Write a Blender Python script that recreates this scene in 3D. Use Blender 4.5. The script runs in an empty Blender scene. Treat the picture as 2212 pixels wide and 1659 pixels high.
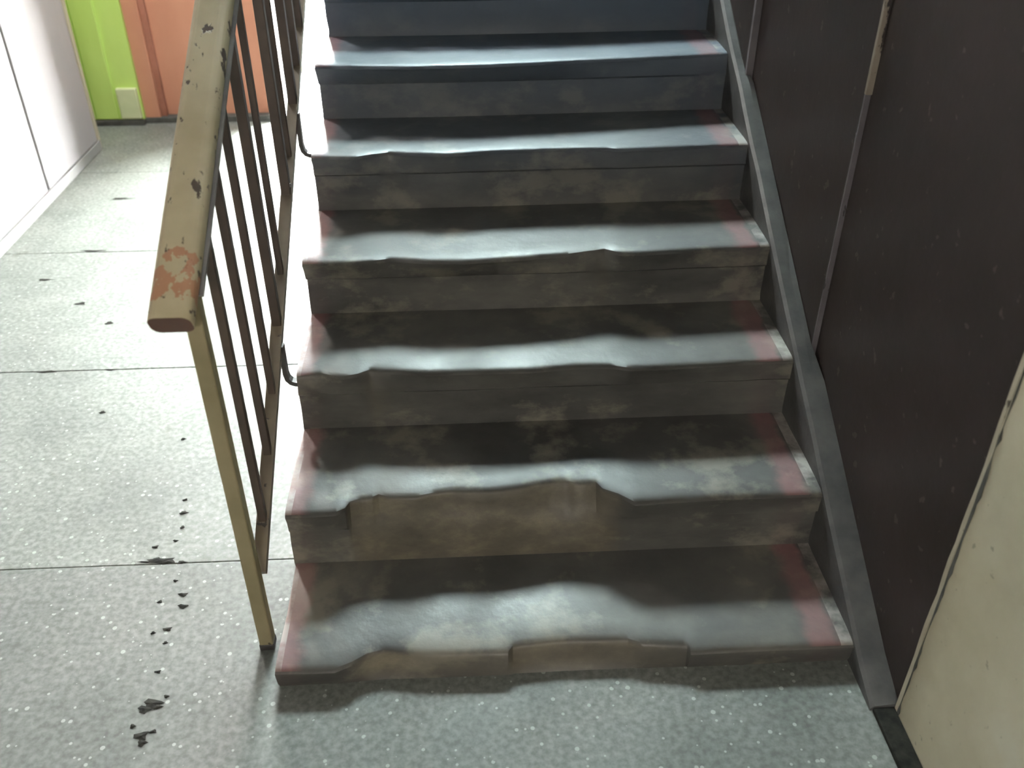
import bpy, bmesh, math, random
from mathutils import Vector, Matrix, noise
random.seed(7)
scene = bpy.context.scene
C = scene.collection

# ---------------------------------------------------------------- camera
FPX = 1970.6
cam_d = bpy.data.cameras.new('camera'); cam = bpy.data.objects.new('camera', cam_d); C.objects.link(cam)
cam_d.sensor_fit = 'HORIZONTAL'; cam_d.sensor_width = 36.0; cam_d.lens = FPX / 2212 * 36.0
cam_d.clip_start = 0.02; cam_d.clip_end = 200
def aim(p, yaw, roll):
    fw = Vector((math.sin(yaw)*math.cos(p), math.cos(yaw)*math.cos(p), -math.sin(p)))
    r = Vector((math.cos(yaw), -math.sin(yaw), 0)); u = r.cross(fw)
    r2 = r*math.cos(roll) + u*math.sin(roll); u2 = -r*math.sin(roll) + u*math.cos(roll)
    return Matrix((r2, u2, -fw)).transposed().to_4x4()
cam.matrix_world = Matrix.Translation((0.4323, -1.2712, 1.6188)) @ aim(0.5914, 0.0505, -0.0023)
cam_d.dof.use_dof = True; cam_d.dof.focus_distance = 2.2; cam_d.dof.aperture_fstop = 3.2
scene.camera = cam

# ---------------------------------------------------------------- sky and exposure
world = bpy.data.worlds.new('overcast_sky'); scene.world = world; world.use_nodes = True
bg = world.node_tree.nodes['Background']
bg.inputs['Color'].default_value = (0.96, 1.0, 0.98, 1); bg.inputs['Strength'].default_value = 265.0
vs = scene.view_settings
vs.view_transform = 'Standard'; vs.look = 'None'; vs.exposure = 0.0; vs.gamma = 1.0; vs.use_curve_mapping = False
LAMP_W = 130.0      # unseen warm fill lamp added behind the viewer to lift the risers

# ---------------------------------------------------------------- materials
def new_mat(name):
    m = bpy.data.materials.new(name); m.use_nodes = True
    nt = m.node_tree; b = nt.nodes['Principled BSDF']
    return m, nt, b
def N(nt, t, **kw):
    n = nt.nodes.new(t)
    for k, v in kw.items():
        if k in n.inputs: n.inputs[k].default_value = v
        else: setattr(n, k, v)
    return n
def coords(nt, scale=(1, 1, 1)):
    g = N(nt, 'ShaderNodeNewGeometry'); mp = N(nt, 'ShaderNodeMapping'); mp.inputs['Scale'].default_value = scale
    nt.links.new(g.outputs['Position'], mp.inputs['Vector']); return mp.outputs['Vector']
def noise_n(nt, scale, detail=4, rough=.55, vec=None, stretch=(1, 1, 1)):
    n = N(nt, 'ShaderNodeTexNoise', Scale=scale, Detail=detail, Roughness=rough)
    nt.links.new(vec or coords(nt, stretch), n.inputs['Vector']); return n.outputs['Fac']
def ramp(nt, fac, stops):
    r = N(nt, 'ShaderNodeValToRGB'); e = r.color_ramp.elements
    while len(e) < len(stops): e.new(.5)
    for el, (p, c) in zip(e, stops):
        el.position = p; el.color = (*c, 1) if len(c) == 3 else c
    nt.links.new(fac, r.inputs['Fac']); return r.outputs['Color']
def mix(nt, fac, a, b):
    m = N(nt, 'ShaderNodeMix', data_type='RGBA')
    if isinstance(fac, (int, float)): m.inputs[0].default_value = fac
    else: nt.links.new(fac, m.inputs[0])
    for s, i in ((a, 6), (b, 7)):
        if isinstance(s, tuple): m.inputs[i].default_value = (*s, 1)
        else: nt.links.new(s, m.inputs[i])
    return m.outputs[2]
def mth(nt, op, a, b=None):
    m = N(nt, 'ShaderNodeMath', operation=op)
    for s, i in ((a, 0), (b, 1)):
        if s is None: continue
        if isinstance(s, (int, float)): m.inputs[i].default_value = s
        else: nt.links.new(s, m.inputs[i])
    return m.outputs[0]
def bump(nt, b, h, strength=.3, dist=.004):
    n = N(nt, 'ShaderNodeBump', Strength=strength, Distance=dist)
    nt.links.new(h, n.inputs['Height']); nt.links.new(n.outputs['Normal'], b.inputs['Normal'])
def bw(nt, c):
    n = N(nt, 'ShaderNodeRGBToBW'); nt.links.new(c, n.inputs[0]); return n.outputs[0]
W1 = (1, 1, 1); B0 = (0, 0, 0)

def paint(name, c1, c2, scale=6, rough=.4, bstr=.15, stretch=(1, 1, 1), spec=.5):
    m, nt, b = new_mat(name)
    f = noise_n(nt, scale, 5, stretch=stretch)
    nt.links.new(ramp(nt, f, [(.35, c1), (.65, c2)]), b.inputs['Base Color'])
    b.inputs['Roughness'].default_value = rough; b.inputs['Specular IOR Level'].default_value = spec
    bump(nt, b, noise_n(nt, scale*6, 4), bstr, .003)
    return m

def chipped(name, c1, c2, under, scale=24, thr=.62, rough=.5, stretch=(1, 1, 1)):
    m, nt, b = new_mat(name)
    base = ramp(nt, noise_n(nt, 7, 4), [(.35, c1), (.65, c2)])
    chips = ramp(nt, noise_n(nt, scale, 6, .6, stretch=stretch), [(thr, B0), (thr+.025, W1)])
    nt.links.new(mix(nt, bw(nt, chips), base, under), b.inputs['Base Color'])
    b.inputs['Roughness'].default_value = rough
    bump(nt, b, mth(nt, 'SUBTRACT', 1.0, bw(nt, chips)), .35, .002)
    return m

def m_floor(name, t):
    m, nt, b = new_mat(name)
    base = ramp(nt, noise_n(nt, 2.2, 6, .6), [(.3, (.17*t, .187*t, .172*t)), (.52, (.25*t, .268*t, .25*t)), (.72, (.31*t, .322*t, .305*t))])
    fine = ramp(nt, noise_n(nt, 70, 3), [(.35, (.7, .7, .7)), (.65, (1.1, 1.1, 1.1))])
    mul = N(nt, 'ShaderNodeMix', data_type='RGBA', blend_type='MULTIPLY'); mul.inputs[0].default_value = 1
    nt.links.new(base, mul.inputs[6]); nt.links.new(fine, mul.inputs[7]); base = mul.outputs[2]
    v = N(nt, 'ShaderNodeTexVoronoi', Scale=58.0); nt.links.new(coords(nt), v.inputs['Vector'])
    wn = N(nt, 'ShaderNodeSeparateColor'); nt.links.new(v.outputs['Color'], wn.inputs[0])
    size = mth(nt, 'MULTIPLY', wn.outputs[1], .32)
    chip = mth(nt, 'MULTIPLY', mth(nt, 'LESS_THAN', v.outputs['Distance'], size), mth(nt, 'GREATER_THAN', wn.outputs[0], .55))
    base = mix(nt, mth(nt, 'MULTIPLY', chip, .5), base, (.46, .50, .46))
    dirt = ramp(nt, noise_n(nt, 9, 6, .65), [(.62, B0), (.72, W1)])
    base = mix(nt, mth(nt, 'MULTIPLY', bw(nt, dirt), .5), base, (.10, .10, .085))
    nt.links.new(base, b.inputs['Base Color'])
    r = ramp(nt, noise_n(nt, 5, 4), [(.3, (.45,)*3), (.7, (.62,)*3)]); nt.links.new(r, b.inputs['Roughness']); b.inputs['Specular IOR Level'].default_value = .35
    bump(nt, b, noise_n(nt, 60, 4), .12, .002)
    return m

def m_step():
    """dark paint on concrete: worn patches, olive dirt, red and white paint at both ends of each step"""
    m, nt, b = new_mat('worn_painted_step')
    base = ramp(nt, noise_n(nt, 3.0, 5, .6, stretch=(1, 1, 2.5)), [(.3, (.05, .049, .048)), (.5, (.09, .087, .083)), (.7, (.145, .14, .127))])
    worn = ramp(nt, noise_n(nt, 5.5, 6, .62, stretch=(1, 1, 1.6)), [(.52, B0), (.63, W1)])
    base = mix(nt, mth(nt, 'MULTIPLY', bw(nt, worn), .62), base, (.25, .233, .19))
    g = N(nt, 'ShaderNodeNewGeometry'); sp = N(nt, 'ShaderNodeSeparateXYZ'); nt.links.new(g.outputs['Position'], sp.inputs[0])
    wob = mth(nt, 'MULTIPLY', mth(nt, 'SUBTRACT', noise_n(nt, 16, 4), .5), .05)
    x = mth(nt, 'ADD', sp.outputs[0], wob)
    # the tone turns blue grey towards the upper steps
    blue = N(nt, 'ShaderNodeMapRange'); nt.links.new(sp.outputs[2], blue.inputs[0]); blue.inputs[1].default_value = .55; blue.inputs[2].default_value = 1.0
    base = mix(nt, mth(nt, 'MULTIPLY', blue.outputs[0], .85), base, mix(nt, noise_n(nt, 4, 4), (.075, .105, .15), (.14, .185, .255)))
    def ss(a, b):
        n = N(nt, 'ShaderNodeMapRange', interpolation_type='SMOOTHSTEP'); nt.links.new(x, n.inputs[0]); n.inputs[1].default_value = a; n.inputs[2].default_value = b; return n.outputs[0]
    red = mth(nt, 'ADD', mth(nt, 'SUBTRACT', 1.0, ss(.03, .062)), mth(nt, 'MULTIPLY', ss(1.125, 1.16), mth(nt, 'SUBTRACT', 1.0, ss(1.19, 1.212))))
    up = N(nt, 'ShaderNodeSeparateXYZ'); nt.links.new(g.outputs['Normal'], up.inputs[0])
    flat = mth(nt, 'GREATER_THAN', up.outputs[2], .8)
    redf = mth(nt, 'MULTIPLY', red, mth(nt, 'ADD', mth(nt, 'MULTIPLY', flat, .38), .04))
    redf = mth(nt, 'MULTIPLY', redf, mth(nt, 'ADD', noise_n(nt, 12, 5), .35))
    base = mix(nt, redf, base, (.40, .17, .175))
    wht = mth(nt, 'MULTIPLY', mth(nt, 'ADD', mth(nt, 'GREATER_THAN', sp.outputs[0], 1.205), mth(nt, 'LESS_THAN', sp.outputs[0], .012)), mth(nt, 'MULTIPLY', flat, bw(nt, ramp(nt, noise_n(nt, 14, 4), [(.42, B0), (.62, (.6, .6, .6))]))))
    base = mix(nt, wht, base, (.5, .46, .43))
    at = N(nt, 'ShaderNodeAttribute', attribute_name='chip')
    raw = ramp(nt, noise_n(nt, 9, 6, .68, stretch=(1, 1, 1.8)), [(.3, (.085, .075, .06)), (.5, (.14, .12, .088)), (.72, (.26, .225, .155))])
    base = mix(nt, mth(nt, 'MULTIPLY', at.outputs['Fac'], .7), base, raw)
    nt.links.new(base, b.inputs['Base Color'])
    r = ramp(nt, noise_n(nt, 8, 4), [(.3, (.36,)*3), (.7, (.50,)*3)]); nt.links.new(r, b.inputs['Roughness'])
    b.inputs['Specular IOR Level'].default_value = .36
    bump(nt, b, noise_n(nt, 38, 5), .25, .004)
    return m

def m_handrail():
    m, nt, b = new_mat('chipped_beige_handrail')
    base = ramp(nt, noise_n(nt, 7, 4), [(.35, (.46, .37, .23)), (.65, (.58, .475, .31))])
    chips = ramp(nt, noise_n(nt, 42, 6, .62, stretch=(1, .5, .5)), [(.60, B0), (.63, W1)])
    base = mix(nt, bw(nt, chips), base, (.075, .045, .028))
    g = N(nt, 'ShaderNodeNewGeometry'); sp = N(nt, 'ShaderNodeSeparateXYZ'); nt.links.new(g.outputs['Position'], sp.inputs[0])
    wob = mth(nt, 'MULTIPLY', mth(nt, 'SUBTRACT', noise_n(nt, 30, 5), .5), .09)
    y = mth(nt, 'ADD', sp.outputs[1], wob)
    band = mth(nt, 'MULTIPLY', mth(nt, 'LESS_THAN', y, .125), mth(nt, 'GREATER_THAN', y, .05))
    band = mth(nt, 'MULTIPLY', band, mth(nt, 'GREATER_THAN', noise_n(nt, 34, 4), .47))
    base = mix(nt, mth(nt, 'MULTIPLY', band, .8), base, (.46, .19, .10))
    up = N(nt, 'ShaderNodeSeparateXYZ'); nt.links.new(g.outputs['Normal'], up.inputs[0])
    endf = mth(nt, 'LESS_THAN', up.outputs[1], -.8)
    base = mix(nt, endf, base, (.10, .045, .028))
    nt.links.new(base, b.inputs['Base Color']); b.inputs['Roughness'].default_value = .5
    bump(nt, b, mth(nt, 'SUBTRACT', 1.0, bw(nt, chips)), .4, .002)
    return m

def m_wall_dark():
    """maroon gloss oil paint up to shoulder height, whitewash above it"""
    m, nt, b = new_mat('dark_maroon_oil_paint')
    base = ramp(nt, noise_n(nt, 2.5, 5, .6), [(.3, (.027, .021, .019)), (.7, (.042, .031, .029))])
    spots = ramp(nt, noise_n(nt, 28, 3, .5), [(.67, B0), (.71, W1)])
    base = mix(nt, mth(nt, 'MULTIPLY', bw(nt, spots), .35), base, (.18, .15, .13))
    nt.links.new(base, b.inputs['Base Color'])
    b.inputs['Roughness'].default_value = .36; b.inputs['Specular IOR Level'].default_value = .22
    bump(nt, b, noise_n(nt, 12, 4), .2, .004)
    return m

def m_pale():
    m, nt, b = new_mat('cream_wall_paint')
    base = ramp(nt, noise_n(nt, 3, 5, .6), [(.3, (.55, .50, .36)), (.55, (.66, .61, .47)), (.75, (.70, .68, .57))])
    spots = ramp(nt, noise_n(nt, 45, 3, .5), [(.68, B0), (.73, W1)])
    base = mix(nt, mth(nt, 'MULTIPLY', bw(nt, spots), .45), base, (.13, .12, .07))
    # darker brown towards the corner, wider near the floor
    g = N(nt, 'ShaderNodeNewGeometry'); sp = N(nt, 'ShaderNodeSeparateXYZ'); nt.links.new(g.outputs['Position'], sp.inputs[0])
    d = mth(nt, 'ADD', mth(nt, 'MULTIPLY', sp.outputs[1], -1.0), mth(nt, 'MULTIPLY', sp.outputs[2], .12))
    d = mth(nt, 'ADD', d, mth(nt, 'MULTIPLY', mth(nt, 'SUBTRACT', noise_n(nt, 9, 5), .5), .12))
    corner_dark = ramp(nt, d, [(.14, W1), (.23, B0)])
    base = mix(nt, mth(nt, 'MULTIPLY', bw(nt, corner_dark), .45), base, (.17, .145, .075))
    nt.links.new(base, b.inputs['Base Color']); b.inputs['Roughness'].default_value = .5
    bump(nt, b, noise_n(nt, 20, 5), .2, .004)
    return m

MAT = dict(
    floor=m_floor('dark_tone_terrazzo', .70), floor_pale=m_floor('pale_tone_terrazzo', .88), step=m_step(), handrail=m_handrail(), dark=m_wall_dark(), pale=m_pale(),
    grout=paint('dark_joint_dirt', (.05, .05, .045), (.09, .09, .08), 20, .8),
    stringer=paint('grey_stringer_paint', (.062, .061, .062), (.104, .101, .10), 14, .42, .25),
    post=chipped('chipped_beige_steel', (.25, .215, .12), (.33, .28, .17), (.07, .05, .03), 26, .70),
    rail=chipped('chipped_brown_steel', (.10, .075, .055), (.17, .135, .095), (.04, .03, .025), 30, .66, .4),
    bar=paint('brown_bar_paint', (.055, .038, .03), (.085, .06, .046), 9, .45),
    strip=paint('grey_steel_strip', (.16, .145, .15), (.24, .22, .22), 14, .4),
    bracket=paint('dark_steel_bracket', (.03, .027, .026), (.05, .045, .043), 10, .5),
    plaster=chipped('bare_plaster_edge', (.20, .165, .13), (.30, .255, .21), (.035, .026, .025), 18, .56, .8, (1, 1, .4)),
    dimplaster=chipped('grey_worn_edge', (.10, .09, .10), (.15, .135, .145), (.035, .03, .032), 20, .6, .6, (1, 1, .4)),
    creamedge=chipped('ragged_cream_edge', (.42, .37, .28), (.52, .47, .37), (.06, .05, .035), 22, .62, .7, (1, 1, .5)),
    white=paint('white_wall_paint', (.36, .34, .345), (.43, .42, .425), 2.2, .5),
    well=paint('dull_grey_green_wall_paint', (.045, .052, .052), (.065, .075, .072), 3, .7),
    whitewash=paint('grey_whitewash', (.26, .26, .25), (.33, .33, .32), 3, .8),
    door=paint('off_white_door_paint', (.35, .33, .335), (.43, .415, .42), 3, .4, .1, (1, 1, .4)),
    cream=paint('cream_frame_paint', (.40, .36, .25), (.46, .42, .31), 6, .5),
    green=paint('lime_green_paint', (.50, .70, .16), (.60, .80, .22), 3, .5, .1, (1, 1, .3)),
    olive=paint('olive_edge_paint', (.44, .46, .14), (.52, .54, .18), 6, .5),
    salmon=paint('salmon_wall_paint', (.48, .21, .13), (.57, .27, .17), 3, .55, .1, (1, 1, .4)),
    rust=paint('darker_rust_paint', (.26, .10, .06), (.32, .13, .085), 5, .55),
    block=paint('pale_green_board', (.60, .66, .38), (.70, .74, .46), 8, .6),
    ground=paint('outdoor_concrete', (.45, .45, .43), (.55, .55, .53), 2, .8),
    dirt=paint('dark_dirt', (.010, .010, .009), (.028, .027, .023), 40, .95, .15, (1, 1, 1), .15),
    metal=paint('lamp_housing_white', (.6, .6, .58), (.7, .7, .68), 5, .4),
)
def m_glow(name, col, s):
    m, nt, b = new_mat(name); b.inputs['Base Color'].default_value = (.8, .8, .8, 1)
    b.inputs['Emission Color'].default_value = (*col, 1); b.inputs['Emission Strength'].default_value = s; return m

# ---------------------------------------------------------------- mesh helpers
def box(bm, x0, x1, y0, y1, z0, z1, bevel=0.0):
    r = bmesh.ops.create_cube(bm, size=1.0); v = r['verts']
    for p in v:
        p.co = Vector(((x0+x1)/2 + p.co.x*(x1-x0), (y0+y1)/2 + p.co.y*(y1-y0), (z0+z1)/2 + p.co.z*(z1-z0)))
    if bevel:
        e = list({e for p in v for e in p.link_edges})
        bmesh.ops.bevel(bm, geom=e, offset=bevel, segments=2, affect='EDGES', profile=.5)
def prism(bm, poly, axis, a0, a1):
    """extrude a 2-D outline along an axis; outline is (y,z) for x, (x,z) for y, (x,y) for z"""
    def P(u, v, a): return {'x': (a, u, v), 'y': (u, a, v), 'z': (u, v, a)}[axis]
    lo = [bm.verts.new(P(u, v, a0)) for u, v in poly]; hi = [bm.verts.new(P(u, v, a1)) for u, v in poly]
    n = len(poly)
    bm.faces.new(lo); bm.faces.new(hi)
    for i in range(n): bm.faces.new((lo[i], lo[(i+1) % n], hi[(i+1) % n], hi[i]))
    bmesh.ops.recalc_face_normals(bm, faces=bm.faces)
def sweep(bm, path, w, h, side=Vector((1, 0, 0)), rnd=0.0, seg=3):
    """sweep a (rounded) rectangle, w along 'side', h along the normal, through the path points"""
    prof = []
    if rnd <= 0: prof = [(-w/2, -h/2), (w/2, -h/2), (w/2, h/2), (-w/2, h/2)]
    else:
        for cx, cy, a in ((w/2-rnd, h/2-rnd, 0), (-w/2+rnd, h/2-rnd, 90), (-w/2+rnd, -h/2+rnd, 180), (w/2-rnd, -h/2+rnd, 270)):
            for i in range(seg+1):
                t = math.radians(a + 90*i/seg); prof.append((cx + rnd*math.cos(t), cy + rnd*math.sin(t)))
    rings = []
    for i, p in enumerate(path):
        p = Vector(p)
        a = Vector(path[max(i-1, 0)]); b = Vector(path[min(i+1, len(path)-1)])
        t = (b-a).normalized(); s = (side - t*side.dot(t)).normalized(); n = t.cross(s)
        rings.append([bm.verts.new(p + s*u - n*v) for u, v in prof])
    k = len(prof)
    for r0, r1 in zip(rings, rings[1:]):
        for i in range(k): bm.faces.new((r0[i], r0[(i+1) % k], r1[(i+1) % k], r1[i]))
    bm.faces.new(rings[0]); bm.faces.new(rings[-1])
    bmesh.ops.recalc_face_normals(bm, faces=bm.faces)
def obj(name, bm, mat, parent=None, smooth=False):
    me = bpy.data.meshes.new(name); bm.to_mesh(me); bm.free()
    me.materials.append(MAT[mat] if isinstance(mat, str) else mat)
    if smooth:
        for p in me.polygons: p.use_smooth = True
    o = bpy.data.objects.new(name, me); C.objects.link(o)
    if parent is not None: o.parent = parent; o.matrix_parent_inverse = parent.matrix_world.inverted()
    return o
def B(name, mat, dims, parent=None, bevel=0.0):
    bm = bmesh.new(); box(bm, *dims, bevel=bevel); return obj(name, bm, mat, parent)
def empty(name, loc):
    o = bpy.data.objects.new(name, None); C.objects.link(o); o.location = loc
    o.matrix_world = Matrix.Translation(loc); return o
def tag(o, label, cat, group=None):
    o['label'] = label; o['category'] = cat
    if group: o['group'] = group
    return o
def struct(o, label=None):
    o['kind'] = 'structure'
    if label: o['label'] = label
    return o

# ---------------------------------------------------------------- dimensions of the place
W, D, H, H1 = 1.2328, 0.300, 0.1701, 0.0616
NS = 13
XW = 1.290                      # plane of the wall beside the stairs
XL = -1.47                      # plane of the wall across the hall
YF = 3.90                       # far wall of the hall
def zt(k): return H1 + (k-1)*H
YL0 = (NS-1)*D; ZL = zt(NS)     # half landing
YB, ZC = 4.95, 5.9              # stairwell back wall, ceiling

# ---------------------------------------------------------------- floor: slabs with recessed joints
fl = struct(B('floor', 'grout', (-3.2, 1.45, -3.2, 4.1, -.12, -.008)), 'worn grey terrazzo floor of the stairwell hall')
ys = [-3.2, -2.31, -1.41, -.51, .39, 1.293, 2.19, 3.09, 4.1]
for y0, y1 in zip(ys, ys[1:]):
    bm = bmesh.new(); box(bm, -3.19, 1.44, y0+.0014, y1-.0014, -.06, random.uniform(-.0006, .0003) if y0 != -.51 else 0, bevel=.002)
    obj('slab', bm, 'floor' if y1 < .5 else 'floor_pale', fl)  # near slabs darker, far slabs paler: light falloff partly put into the tone

# ---------------------------------------------------------------- right wall
wr = struct(B('wall_right', 'dark', (XW, 1.5, -.118, YB, 0, 2.0)), 'dark maroon glossy wall beside the stairs')
B('panel', 'dark', (XW-.012, XW+.05, .634, 1.425, 0, 2.0), wr, .002)
B('panel', 'dark', (XW-.030, XW+.05, 1.430, YB, 0, 2.0), wr, .002)
B('worn_edge', 'dimplaster', (XW-.0125, XW+.03, .629, .6355, 0, 1.05), wr, .001)
o = B('plaster_edge', 'plaster', (XW-.0135, XW+.03, .624, .636, 1.05, 2.0), wr, .002); o['label'] = 'strip of bare beige plaster'
B('worn_edge', 'dimplaster', (XW-.0315, XW+.03, 1.420, 1.436, 0, 2.0), wr, .002)
B('upper_wall', 'well', (XW, 1.5, -3.2, YB, 2.0, ZC), wr)
pw = B('cream_wall', 'pale', (1.282, 1.5, -3.2, -.128, 0, 2.0), wr); pw['label'] = 'spotted cream wall beside the foot of the stairs'
bm = bmesh.new()
prof = []
nz = 46
pts = []
for i in range(nz+1):
    z = i*2.0/nz; pts.append((z, -.124 + .006*(noise.noise(Vector((0, 3.3, z*9))))))
ring = []
for z, y in pts:
    t = .007 + .003*noise.noise(Vector((5, 1, z*14)))
    ring.append([bm.verts.new((1.281, y-t, z)), bm.verts.new((1.281, y+t*.6, z)), bm.verts.new((1.31, y+t*.6, z)), bm.verts.new((1.31, y-t, z))])
for a, b in zip(ring, ring[1:]):
    for i in range(4): bm.faces.new((a[i], a[(i+1) % 4], b[(i+1) % 4], b[i]))
bm.faces.new(ring[0]); bm.faces.new(ring[-1]); bmesh.ops.recalc_face_normals(bm, faces=bm.faces)
obj('paint_edge', bm, 'creamedge', wr)
bm = bmesh.new(); ring = []
for i in range(81):
    z = i*1.6/80; w = max(.0002, .0022 + .006*noise.noise(Vector((2, 7, z*6))) + .005*noise.noise(Vector((2, 3, z*27)))); y = -.1335
    ring.append([bm.verts.new((1.2808, y-w*1.8, z)), bm.verts.new((1.2808, y+w*.5, z)), bm.verts.new((1.29, y+w*.5, z)), bm.verts.new((1.29, y-w*1.6, z))])
for a, b in zip(ring, ring[1:]):
    for i in range(4): bm.faces.new((a[i], a[(i+1) % 4], b[(i+1) % 4], b[i]))
bm.faces.new(ring[0]); bm.faces.new(ring[-1]); bmesh.ops.recalc_face_normals(bm, faces=bm.faces)
obj('edge_crack_shade', bm, 'grout', wr)  # dark strip paints the shadow line of the gap beside the edge
bs = struct(B('baseboard_right', 'dirt', (W+.003, 1.2815, -3.2, -.119, 0, .012), None, .003), 'dark baseboard along the cream wall')

# ---------------------------------------------------------------- far wall of the hall, doorway, left wall
wf = struct(B('wall_far', 'salmon', (-1.335, -.615, YF, YF+.2, 0, 2.6)), 'salmon painted wall at the end of the hall')
B('pilaster', 'salmon', (-1.338, -1.255, YF-.05, YF+.02, 0, 2.6), wf, .004)
B('pilaster_edge', 'rust', (-1.255, -1.225, YF-.03, YF+.02, 0, 2.6), wf, .003)
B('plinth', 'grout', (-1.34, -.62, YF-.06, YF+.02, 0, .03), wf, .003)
gw = B('green_wall', 'green', (-3.2, -1.338, YF-.07, YF+.2, 0, 2.6), wf); gw['label'] = 'lime green painted wall panel'
for x0, x1, y in ((-1.86, -1.72, .012), (-1.715, -1.60, .02), (-1.595, -1.47, .012)):
    B('board', 'green', (x0, x1, YF-.07-y, YF-.06, .03, 2.6), wf, .006)
B('edge_board', 'olive', (-1.99, -1.865, YF-.09, YF-.06, .03, 2.6), wf, .006)
B('dark_skirting', 'grout', (-2.0, -1.336, YF-.094, YF-.06, 0, .028), wf, .002)  # dark strip along the foot of the green boards
B('kick_board', 'block', (-1.455, -1.345, YF-.095, YF-.06, .035, .20), wf, .006)
B('lintel_wall', 'whitewash', (-.615, 1.28, YF, YF+.2, 1.93, 1.942), wf)
B('lintel_wall', 'whitewash', (-.615, -.162, YF, YF+.2, 1.93, 2.6), wf)
B('inner_wall', 'whitewash', (.55, 1.255, YF, YF+.2, 0, 1.94), wf)
YD = 4.80                       # street doorway at the end of a short vestibule
B('vestibule_wall', 'well', (-.80, -.615, YF+.2, YD, 0, 1.94), wf)
B('vestibule_wall', 'well', (.55, .75, YF+.2, YD, 0, 1.94), wf)
B('vestibule_ceiling', 'well', (-.80, .75, YF+.2, YD, 1.93, 1.942), wf)
d2 = struct(B('door_2', 'cream', (-.645, -.60, YD-.02, YD+.1, 0, 1.94), None, .004), 'open doorway to the bright street')
B('jamb', 'cream', (.54, .58, YD-.02, YD+.1, 0, 1.94), d2, .004)
B('head', 'cream', (-.645, .58, YD-.02, YD+.1, 1.91, 1.94), d2, .004)
B('threshold', 'ground', (-.60, .54, YD-.02, YD+.1, -.02, .006), d2, .002)
B('vestibule_slab', 'floor', (-.80, .75, 4.1, YD-.02, -.06, 0), fl, .002)
gr = struct(B('ground', 'ground', (-30, 30, YD+.1, 60, -.2, -.02)), 'pale concrete ground outside the doorway')

wl = struct(B('wall_left', 'white', (XL-.25, XL, -3.2, 3.43, 0, 2.6)), 'white wall along the hall')
B('corner_strip', 'cream', (XL-.25, XL+.012, 3.43, 3.462, 0, 2.6), wl, .004)
dl = struct(B('door_1', 'door', (XL-.02, XL+.018, 2.742, 3.40, .055, 2.05), None, .004), 'white door leaf in the left wall')
B('leaf', 'door', (XL-.02, XL+.018, 1.75, 2.722, .055, 2.05), dl, .004)
B('gap', 'dirt', (XL-.02, XL+.006, 2.722, 2.742, .055, 2.05), dl)
B('threshold', 'whitewash', (XL-.02, XL+.022, 1.70, 3.43, 0, .05), dl, .004)
struct(B('baseboard_left', 'whitewash', (XL-.02, XL+.014, -3.2, 1.695, 0, .06), None, .004), 'white baseboard of the left wall')
wrc = struct(B('wall_recess', 'white', (-3.4, -3.2, 3.0, 4.1, 0, 2.6)))
B('return_wall', 'white', (-3.2, XL-.25, 3.0, 3.43, 0, 2.6), wrc)
struct(B('wall_back', 'whitewash', (-3.4, 1.5, -3.4, -3.2, 0, 2.6)), 'whitewashed wall behind the viewer')
cl = struct(B('ceiling', 'whitewash', (-3.4, -.16, -3.4, 4.1, 2.6, 2.75)), 'whitewashed ceiling of the hall')
B('ceiling_panel', 'whitewash', (-.16, 1.5, -3.4, -.9, 2.6, 2.75), cl)
ws = struct(B('wall_stairwell', 'well', (-.30, -.16, -.9, YB, 2.6, ZC)), 'upper wall of the stairwell')
B('front', 'well', (-.30, 1.5, -1.05, -.9, 2.6, ZC), ws)
cs = struct(B('ceiling_stairwell', 'well', (-.4, 1.6, -1.1, YB+.2, ZC, ZC+.15)))
# stairwell back wall with the landing window
WX0, WX1, WZ0, WZ1 = -.10, 1.24, 3.85, 5.25
wb = struct(B('wall_landing', 'well', (-3.4, WX0, YB, YB+.25, 1.95, ZC)), 'landing wall with the window')
B('pier', 'well', (WX1, 1.6, YB, YB+.25, 1.95, ZC), wb)
B('sill_wall', 'well', (WX0, WX1, YB, YB+.25, 1.95, WZ0), wb)
B('head_wall', 'well', (WX0, WX1, YB, YB+.25, WZ1, ZC), wb)
struct(B('wall_side', 'whitewash', (-.30, -.16, 4.1, YB, 1.95, 2.6)))
wn = struct(B('window_1', 'cream', (WX0, WX0+.05, YB+.08, YB+.14, WZ0, WZ1), None, .003), 'window on the half landing')
B('stile', 'cream', (WX1-.05, WX1, YB+.08, YB+.14, WZ0, WZ1), wn, .003)
B('rail', 'cream', (WX0, WX1, YB+.08, YB+.14, WZ0, WZ0+.05), wn, .003)
B('rail', 'cream', (WX0, WX1, YB+.08, YB+.14, WZ1-.05, WZ1), wn, .003)

gm = bpy.data.materials.new('dimming_window_glass'); gm.use_nodes = True
gm.node_tree.nodes.remove(gm.node_tree.nodes['Principled BSDF'])
tb = gm.node_tree.nodes.new('ShaderNodeBsdfTransparent'); tb.inputs['Color'].default_value = (.67, .73, .735, 1)  # glass tint added to dim and cool the landing window's light
gm.node_tree.links.new(tb.outputs[0], gm.node_tree.nodes['Material Output'].inputs[0])
xm = (WX0+WX1)/2
B('mullion', 'cream', (xm-.02, xm+.02, YB+.08, YB+.14, WZ0, WZ1), wn, .003)
B('pane', gm, (WX0+.04, xm-.01, YB+.10, YB+.106, WZ0+.04, WZ1-.04), wn)
B('pane', gm, (xm+.01, WX1-.04, YB+.10, YB+.106, WZ0+.04, WZ1-.04), wn)

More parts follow.
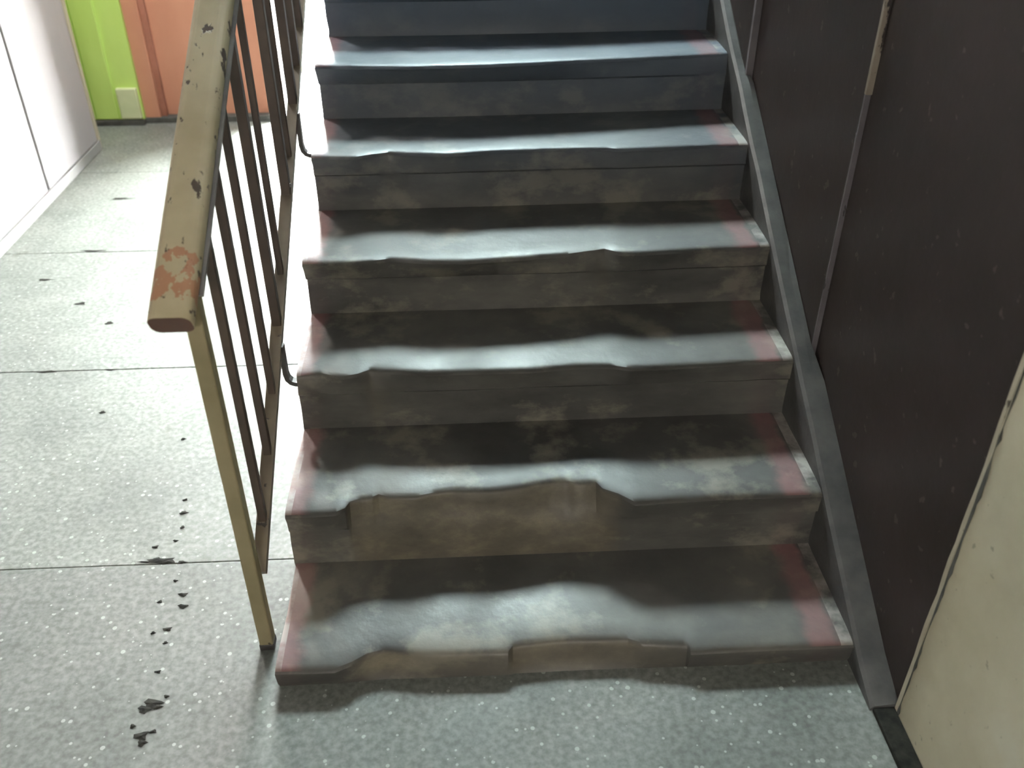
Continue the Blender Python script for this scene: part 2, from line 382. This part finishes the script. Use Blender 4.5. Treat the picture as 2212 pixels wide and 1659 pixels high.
# ---------------------------------------------------------------- the stairs
CONT = {
 1: (-.002, .003, [(0,0),(.122,-.003),(.157,.013),(.187,.033),(.222,.042),(.312,.026),(.488,.02),(.499,.038),(.597,.046),(.748,.042),(.778,.028),(.874,.017),(.878,.001),(1.007,.002),(1.233,0)]),
 2: (-.006, -.001, [(0,0),(.054,-.002),(.111,0),(.131,.012),(.14,.034),(.166,.044),(.189,.046),(.204,.056),(.227,.047),(.289,.043),(.335,.055),(.374,.061),(.459,.054),(.522,.062),(.602,.077),(.641,.08),(.672,.068),(.714,.071),(.726,.046),(.76,.026),(.793,-.005),(.863,-.002),(1.02,.003),(1.233,0)]),
 3: (.002, .012, [(0,0),(.057,.011),(.088,-.002),(.117,-.008),(.149,.001),(.18,.019),(.227,.01),(.319,-.004),(.411,-.004),(.573,-.008),(.693,.005),(.773,0),(.818,-.014),(.971,-.011),(1.157,-.002),(1.233,0)]),
 4: (-.026, .008, [(0,0),(.118,-.008),(.178,-.002),(.226,.007),(.323,-.015),(.421,-.023),(.551,-.016),(.69,-.003),(.789,.019),(.825,-.007),(.871,-.013),(1.081,-.001),(1.233,0)]),
 5: (-.016, .018, [(0,0),(.125,-.011),(.168,.007),(.215,.018),(.371,-.011),(.493,.004),(.677,.007),(.829,.001),(.865,-.01),(1.09,-.003),(1.233,0)]),
 6: (-.032, .040, [(0,0),(.273,-.040),(.491,-.046),(.751,-.032),(.953,-.020),(1.233,0)]),
}
def contour(k, x):
    y0, y1, pts = CONT.get(k, (-.03, .035, [(0,0),(.3,-.03),(.6,-.04),(.9,-.02),(1.233,0)]))
    x = min(max(x, 0), 1.233)
    for (xa, ya), (xb, yb) in zip(pts, pts[1:]):
        if x <= xb + 1e-9:
            t = (x-xa)/max(xb-xa, 1e-6); v = ya + (yb-ya)*t; break
    return v + y0 + (y1-y0)*x/1.233
def make_step(k, parent):
    z = zt(k); hh = H if k > 1 else H1; yb = (k-1)*D
    xs = set(i*W/64 for i in range(65))
    for p in CONT.get(k, (0, 0, []))[2]: xs.add(min(max(p[0], 0), W))
    xs = sorted(xs); xs = [x for i, x in enumerate(xs) if i == 0 or x-xs[i-1] > .0025 or x == W]
    bm = bmesh.new(); cols = []; chipl = bm.verts.layers.float.new('chip')
    back = yb + D + .035
    for x in xs:
        c = contour(k, x); lin = CONT.get(k, (-.03, .035))[0] + (CONT.get(k, (-.03, .035))[1]-CONT.get(k, (-.03, .035))[0])*x/W
        n1 = noise.noise(Vector((x*9, k*3.1, .5)))*.0035; n2 = noise.noise(Vector((x*5, k*7.7, 4.5)))*.003
        fy = yb + c; ry = yb + max(lin, -.01)*.6 + .008
        lip = .060 if k > 1 else .03
        prof = [(back, z), (yb+D*.75, z), (yb+D*.5, z + n2*.4), (fy+.05, z - abs(n2)*.4), (fy+.018, z-.0015), (fy+.006, z-.004), (fy, z-.011)]
        m = fy if fy > ry else fy*.75 + ry*.25
        dep = fy - ry
        if k > 1:
            t = min(max((dep+.002)/.028, 0), 1); t = t*t*(3-2*t); n3 = noise.noise(Vector((x*22, k*1.7, 9)))*.004
            pa = [(m*.7+ry*.3 + n1, z-.030), (max(m*.35+ry*.65, ry-.006) + n1, z-lip), (ry+.007+n1, z-lip-.008), (ry+.008+n2, z-.11)]
            pb = [(fy-dep*.10 + n1+n3, z-.030), (fy-dep*.35 + n1-n3, z-.058), (fy-dep*.5 + n1, z-.072), (fy-dep*.85+n2*1.5+.004+n3, z-.11)]
            prof += [(p[0]*(1-t)+q[0]*t, p[1]*(1-t)+q[1]*t) for p, q in zip(pa, pb)]
            prof += [(ry+.010+n1, z-hh+.018), (ry+.006, z-hh+.004), (ry+.006, z-hh-.012)]
        else:
            prof += [(m*.8+ry*.2 + n1, z-.025), (m*.6+ry*.4+n1, z-.045), (ry+.004, z-hh-.004)]
        prof += [(back, z-hh-.012 if k > 1 else z-hh-.004)]
        ex = x
        if x == 0: ex = noise.noise(Vector((k*2.3, 0, 0)))*.004
        vv = [bm.verts.new((ex + (noise.noise(Vector((k, p[0]*8, p[1]*14)))*.005 if x == 0 else 0), p[0], p[1])) for p in prof]
        for v in vv[6:-2]: v[chipl] = min(max((fy-ry-.002)/.03, 0), 1)
        cols.append(vv)
    for a, b in zip(cols, cols[1:]):
        for i in range(len(a)-1): bm.faces.new((a[i], a[i+1], b[i+1], b[i]))
        bm.faces.new((a[-1], a[0], b[0], b[-1]))
    bm.faces.new(cols[0]); bm.faces.new(cols[-1])
    bmesh.ops.recalc_face_normals(bm, faces=bm.faces)
    o = obj('step', bm, 'step', parent, True); o.data.set_sharp_from_angle(angle=math.radians(38)); return o
st = empty('staircase', (0, 0, 0)); tag(st, 'worn dark concrete staircase with chipped step edges and pink painted ends', 'staircase')
for k in range(1, NS+1):
    o = make_step(k, st)
    if k == 2: o['label'] = 'step with its front edge broken away in the middle'
    if k == 3: o['label'] = 'step with a broken left corner'
# waist slab under the steps
sl = H/D
bm = bmesh.new()
prism(bm, [(.315, .0), (.315, zt(1)-.02), (YL0+.30, ZL-.03), (YL0+.30, ZL-.24), (YL0+.02, ZL-.30), (.42, .0)], 'x', .014, W-.005)
obj('waist_slab', bm, 'step', st)
B('landing', 'step', (-.158, XW-.032, YL0+.28, YB-.003, ZL-.16, ZL), st, .004)
# stringer along the wall
bm = bmesh.new()
def ns(y): return H1 + sl*y + .004
y_toe = -.118
nseg = 40; rings = []
for i in range(nseg+1):
    y = y_toe + (YL0+.05-y_toe)*i/nseg; zz = max(ns(y), .012)
    w1 = noise.noise(Vector((0, y*6, 1)))*.003; w2 = noise.noise(Vector((0, y*7, 8)))*.004
    xe = XW - (.0315 if y > 1.42 else .0135 if y > .62 else .001)
    rings.append([bm.verts.new((W-.001+w1, y, max(zz-.30, -.004))), bm.verts.new((W-.001+w1, y, zz-.006+w2)), bm.verts.new((W+.007+w1, y, zz+.002+w2)), bm.verts.new((W+.03, y, zz+.005+w2*1.5)), bm.verts.new((xe, y, zz+.007)), bm.verts.new((xe, y, max(zz-.30, -.004)))])
for a, b in zip(rings, rings[1:]):
    for i in range(6): bm.faces.new((a[i], a[(i+1) % 6], b[(i+1) % 6], b[i]))
bm.faces.new(rings[0]); bm.faces.new(rings[-1]); bmesh.ops.recalc_face_normals(bm, faces=bm.faces)
o = obj('stringer', bm, 'stringer', st); o['label'] = 'grey sloping stringer against the maroon wall'

# ---------------------------------------------------------------- the railing
XP = -.043
rl = empty('stair_railing', (XP, .12, 0)); tag(rl, 'beige steel stair railing with chipped wooden handrail and brown bars', 'railing')
def rail_lo(y): return .185 + .606*(y-.18)
def rail_hi(y): return .835 + .580*y
YT = 3.45
post = B('post', 'post', (XP-.015, XP+.015, .107, .137, 0, rail_hi(.122)), rl, .003); post['label'] = 'beige end post standing on the floor'
B('post_foot', 'bracket', (XP-.016, XP+.016, .106, .138, 0, .018), rl, .002)
B('post', 'bar', (XP-.012, XP+.012, 1.012, 1.036, rail_lo(1.02)-.02, rail_hi(1.024)), rl, .002)
for y, w in [(.268, .015), (.402, .015), (.532, .014), (.690, .019), (.812, .013), (1.125, .012), (1.285, .020)] + [(1.405+.125*i, .020) for i in range(16)]:
    B('baluster', 'bar', (XP-w*.58, XP+w*.58, y-w*.58, y+w*.58, rail_lo(y), rail_hi(y)), rl, .0015)
bm = bmesh.new(); sweep(bm, [(XP, .168, rail_lo(.168)), (XP, 1.0, rail_lo(1.0)), (XP, YT, rail_lo(YT))], .028, .018)
obj('bottom_rail', bm, 'rail', rl)
bm = bmesh.new(); sweep(bm, [(XP+.010, .098, rail_hi(.098)+.002), (XP+.010, 1.0, rail_hi(1.0)+.002), (XP+.010, YT, rail_hi(YT)+.002)], .040, .005)
obj('top_strip', bm, 'strip', rl)
bm = bmesh.new()
path = [(-.052, .028+.02*i*i*.0 + (YT-.028)*i/40, 0) for i in range(41)]
path = [(x, y, rail_hi(y)+.028) for x, y, z in path]
sweep(bm, path, .070, .046, rnd=.016, seg=4)
o = obj('handrail', bm, 'handrail', rl); o['label'] = 'beige wooden handrail with chipped paint and an orange worn end'
for y, zd in ((.64, .105), (1.255, .115), (1.90, .12), (2.5, .12), (3.1, .12)):
    zt0 = rail_lo(y); z1 = zt0 - zd
    pth = [(XP+.013, y, zt0+.004), (XP+.013, y, z1+.03), (XP+.016, y, z1+.014), (XP+.024, y, z1+.004), (XP+.034, y, z1), (.02, y, z1-.002)]
    bm = bmesh.new(); sweep(bm, pth, .022, .011, side=Vector((0, 1, 0)))
    obj('bracket', bm, 'bracket', rl)
bm = bmesh.new(); bmesh.ops.create_uvsphere(bm, u_segments=10, v_segments=6, radius=.006)
for v in bm.verts: v.co = Vector((XP+.013+v.co.x*.6, 1.02+v.co.y, rail_lo(1.02)+.03+v.co.z))
obj('bolt', bm, 'strip', rl)

# ---------------------------------------------------------------- dirt on the floor
bm = bmesh.new()
SP = [(-.365,.405,.016,.006),(-.39,.398,.02,.003),(-.33,.52,.006,.005),(-.335,.47,.007,.004),(-.30,.33,.006,.004),(-.275,.14,.006,.004),(-.27,.06,.007,.005),(-.235,-.005,.006,.004),(-.285,-.075,.006,.005),(-.24,-.09,.008,.005),(-.352,.400,.030,.012),(-.335,.396,.018,.008),(-.340,.576,.012,.006),(-.271,.284,.011,.007),(-.262,.247,.012,.007),(-.280,.179,.010,.007),(-.30,.392,.012,.005),(-.259,-.021,.020,.011),(-.272,-.035,.015,.009),(-.247,-.030,.010,.006),(-.261,-.099,.014,.012),(-.255,-.115,.01,.008),(-.320,.264,.006,.005),(-.349,.628,.007,.005),(-.31,.17,.006,.004),
      (-.95,1.29,.03,.006),(-.75,1.29,.02,.005),(-1.1,2.2,.05,.008),(-1.2,1.95,.03,.008),(-1.0,1.75,.02,.012),(-.85,1.6,.015,.01),(-1.15,2.75,.05,.01),(-.9,2.7,.03,.008),(-.7,1.05,.01,.006),(-.42,.9,.008,.005),(-.38,.45,.008,.006)]
for x, y, a, b in SP:
    n = 9; ph = random.random()*6
    r = [bm.verts.new((x + a*math.cos(6.283*i/n)*(1+.35*math.sin(i*2.1+ph)), y + b*math.sin(6.283*i/n)*(1+.35*math.cos(i*1.7+ph)), .0006)) for i in range(n)]
    t = bm.verts.new((x, y, .0022))
    for i in range(n): bm.faces.new((r[i], r[(i+1) % n], t))
bmesh.ops.recalc_face_normals(bm, faces=bm.faces)
o = obj('dirt_specks', bm, 'dirt', fl); o['kind'] = 'stuff'

# ---------------------------------------------------------------- unseen lamps added as fill light
def lamp(x, y, z, power, col, name, label):
    t = empty(name, (x, y, z)); tag(t, label, 'lamp')
    bm = bmesh.new(); bmesh.ops.create_cone(bm, cap_ends=True, segments=24, radius1=.13, radius2=.11, depth=.04)
    for v in bm.verts: v.co += Vector((x, y, z-.02))
    obj('housing', bm, 'metal', t)
    if z < 2.6: B('stem', 'metal', (x-.008, x+.008, y-.008, y+.008, z-.005, 2.6), t)
    bm = bmesh.new(); bmesh.ops.create_uvsphere(bm, u_segments=24, v_segments=12, radius=.105)
    for v in bm.verts: v.co = Vector((x+v.co.x, y+v.co.y, z-.06+v.co.z*.55))
    area = 4*math.pi*.09**2
    obj('globe', bm, m_glow('lit_lamp_globe', col, power/(math.pi*area)), t, True)
lamp(.45, -3.0, 2.25, LAMP_W, (1.0, .94, .83), 'riser_fill_lamp', 'unseen warm fill lamp added behind the viewer')
lamp(-1.0, 2.75, 2.6, 145.0, (1.0, .97, .90), 'hall_fill_lamp', 'unseen white fill lamp added to brighten the end of the hall')  # added to brighten the green wall and the far floor
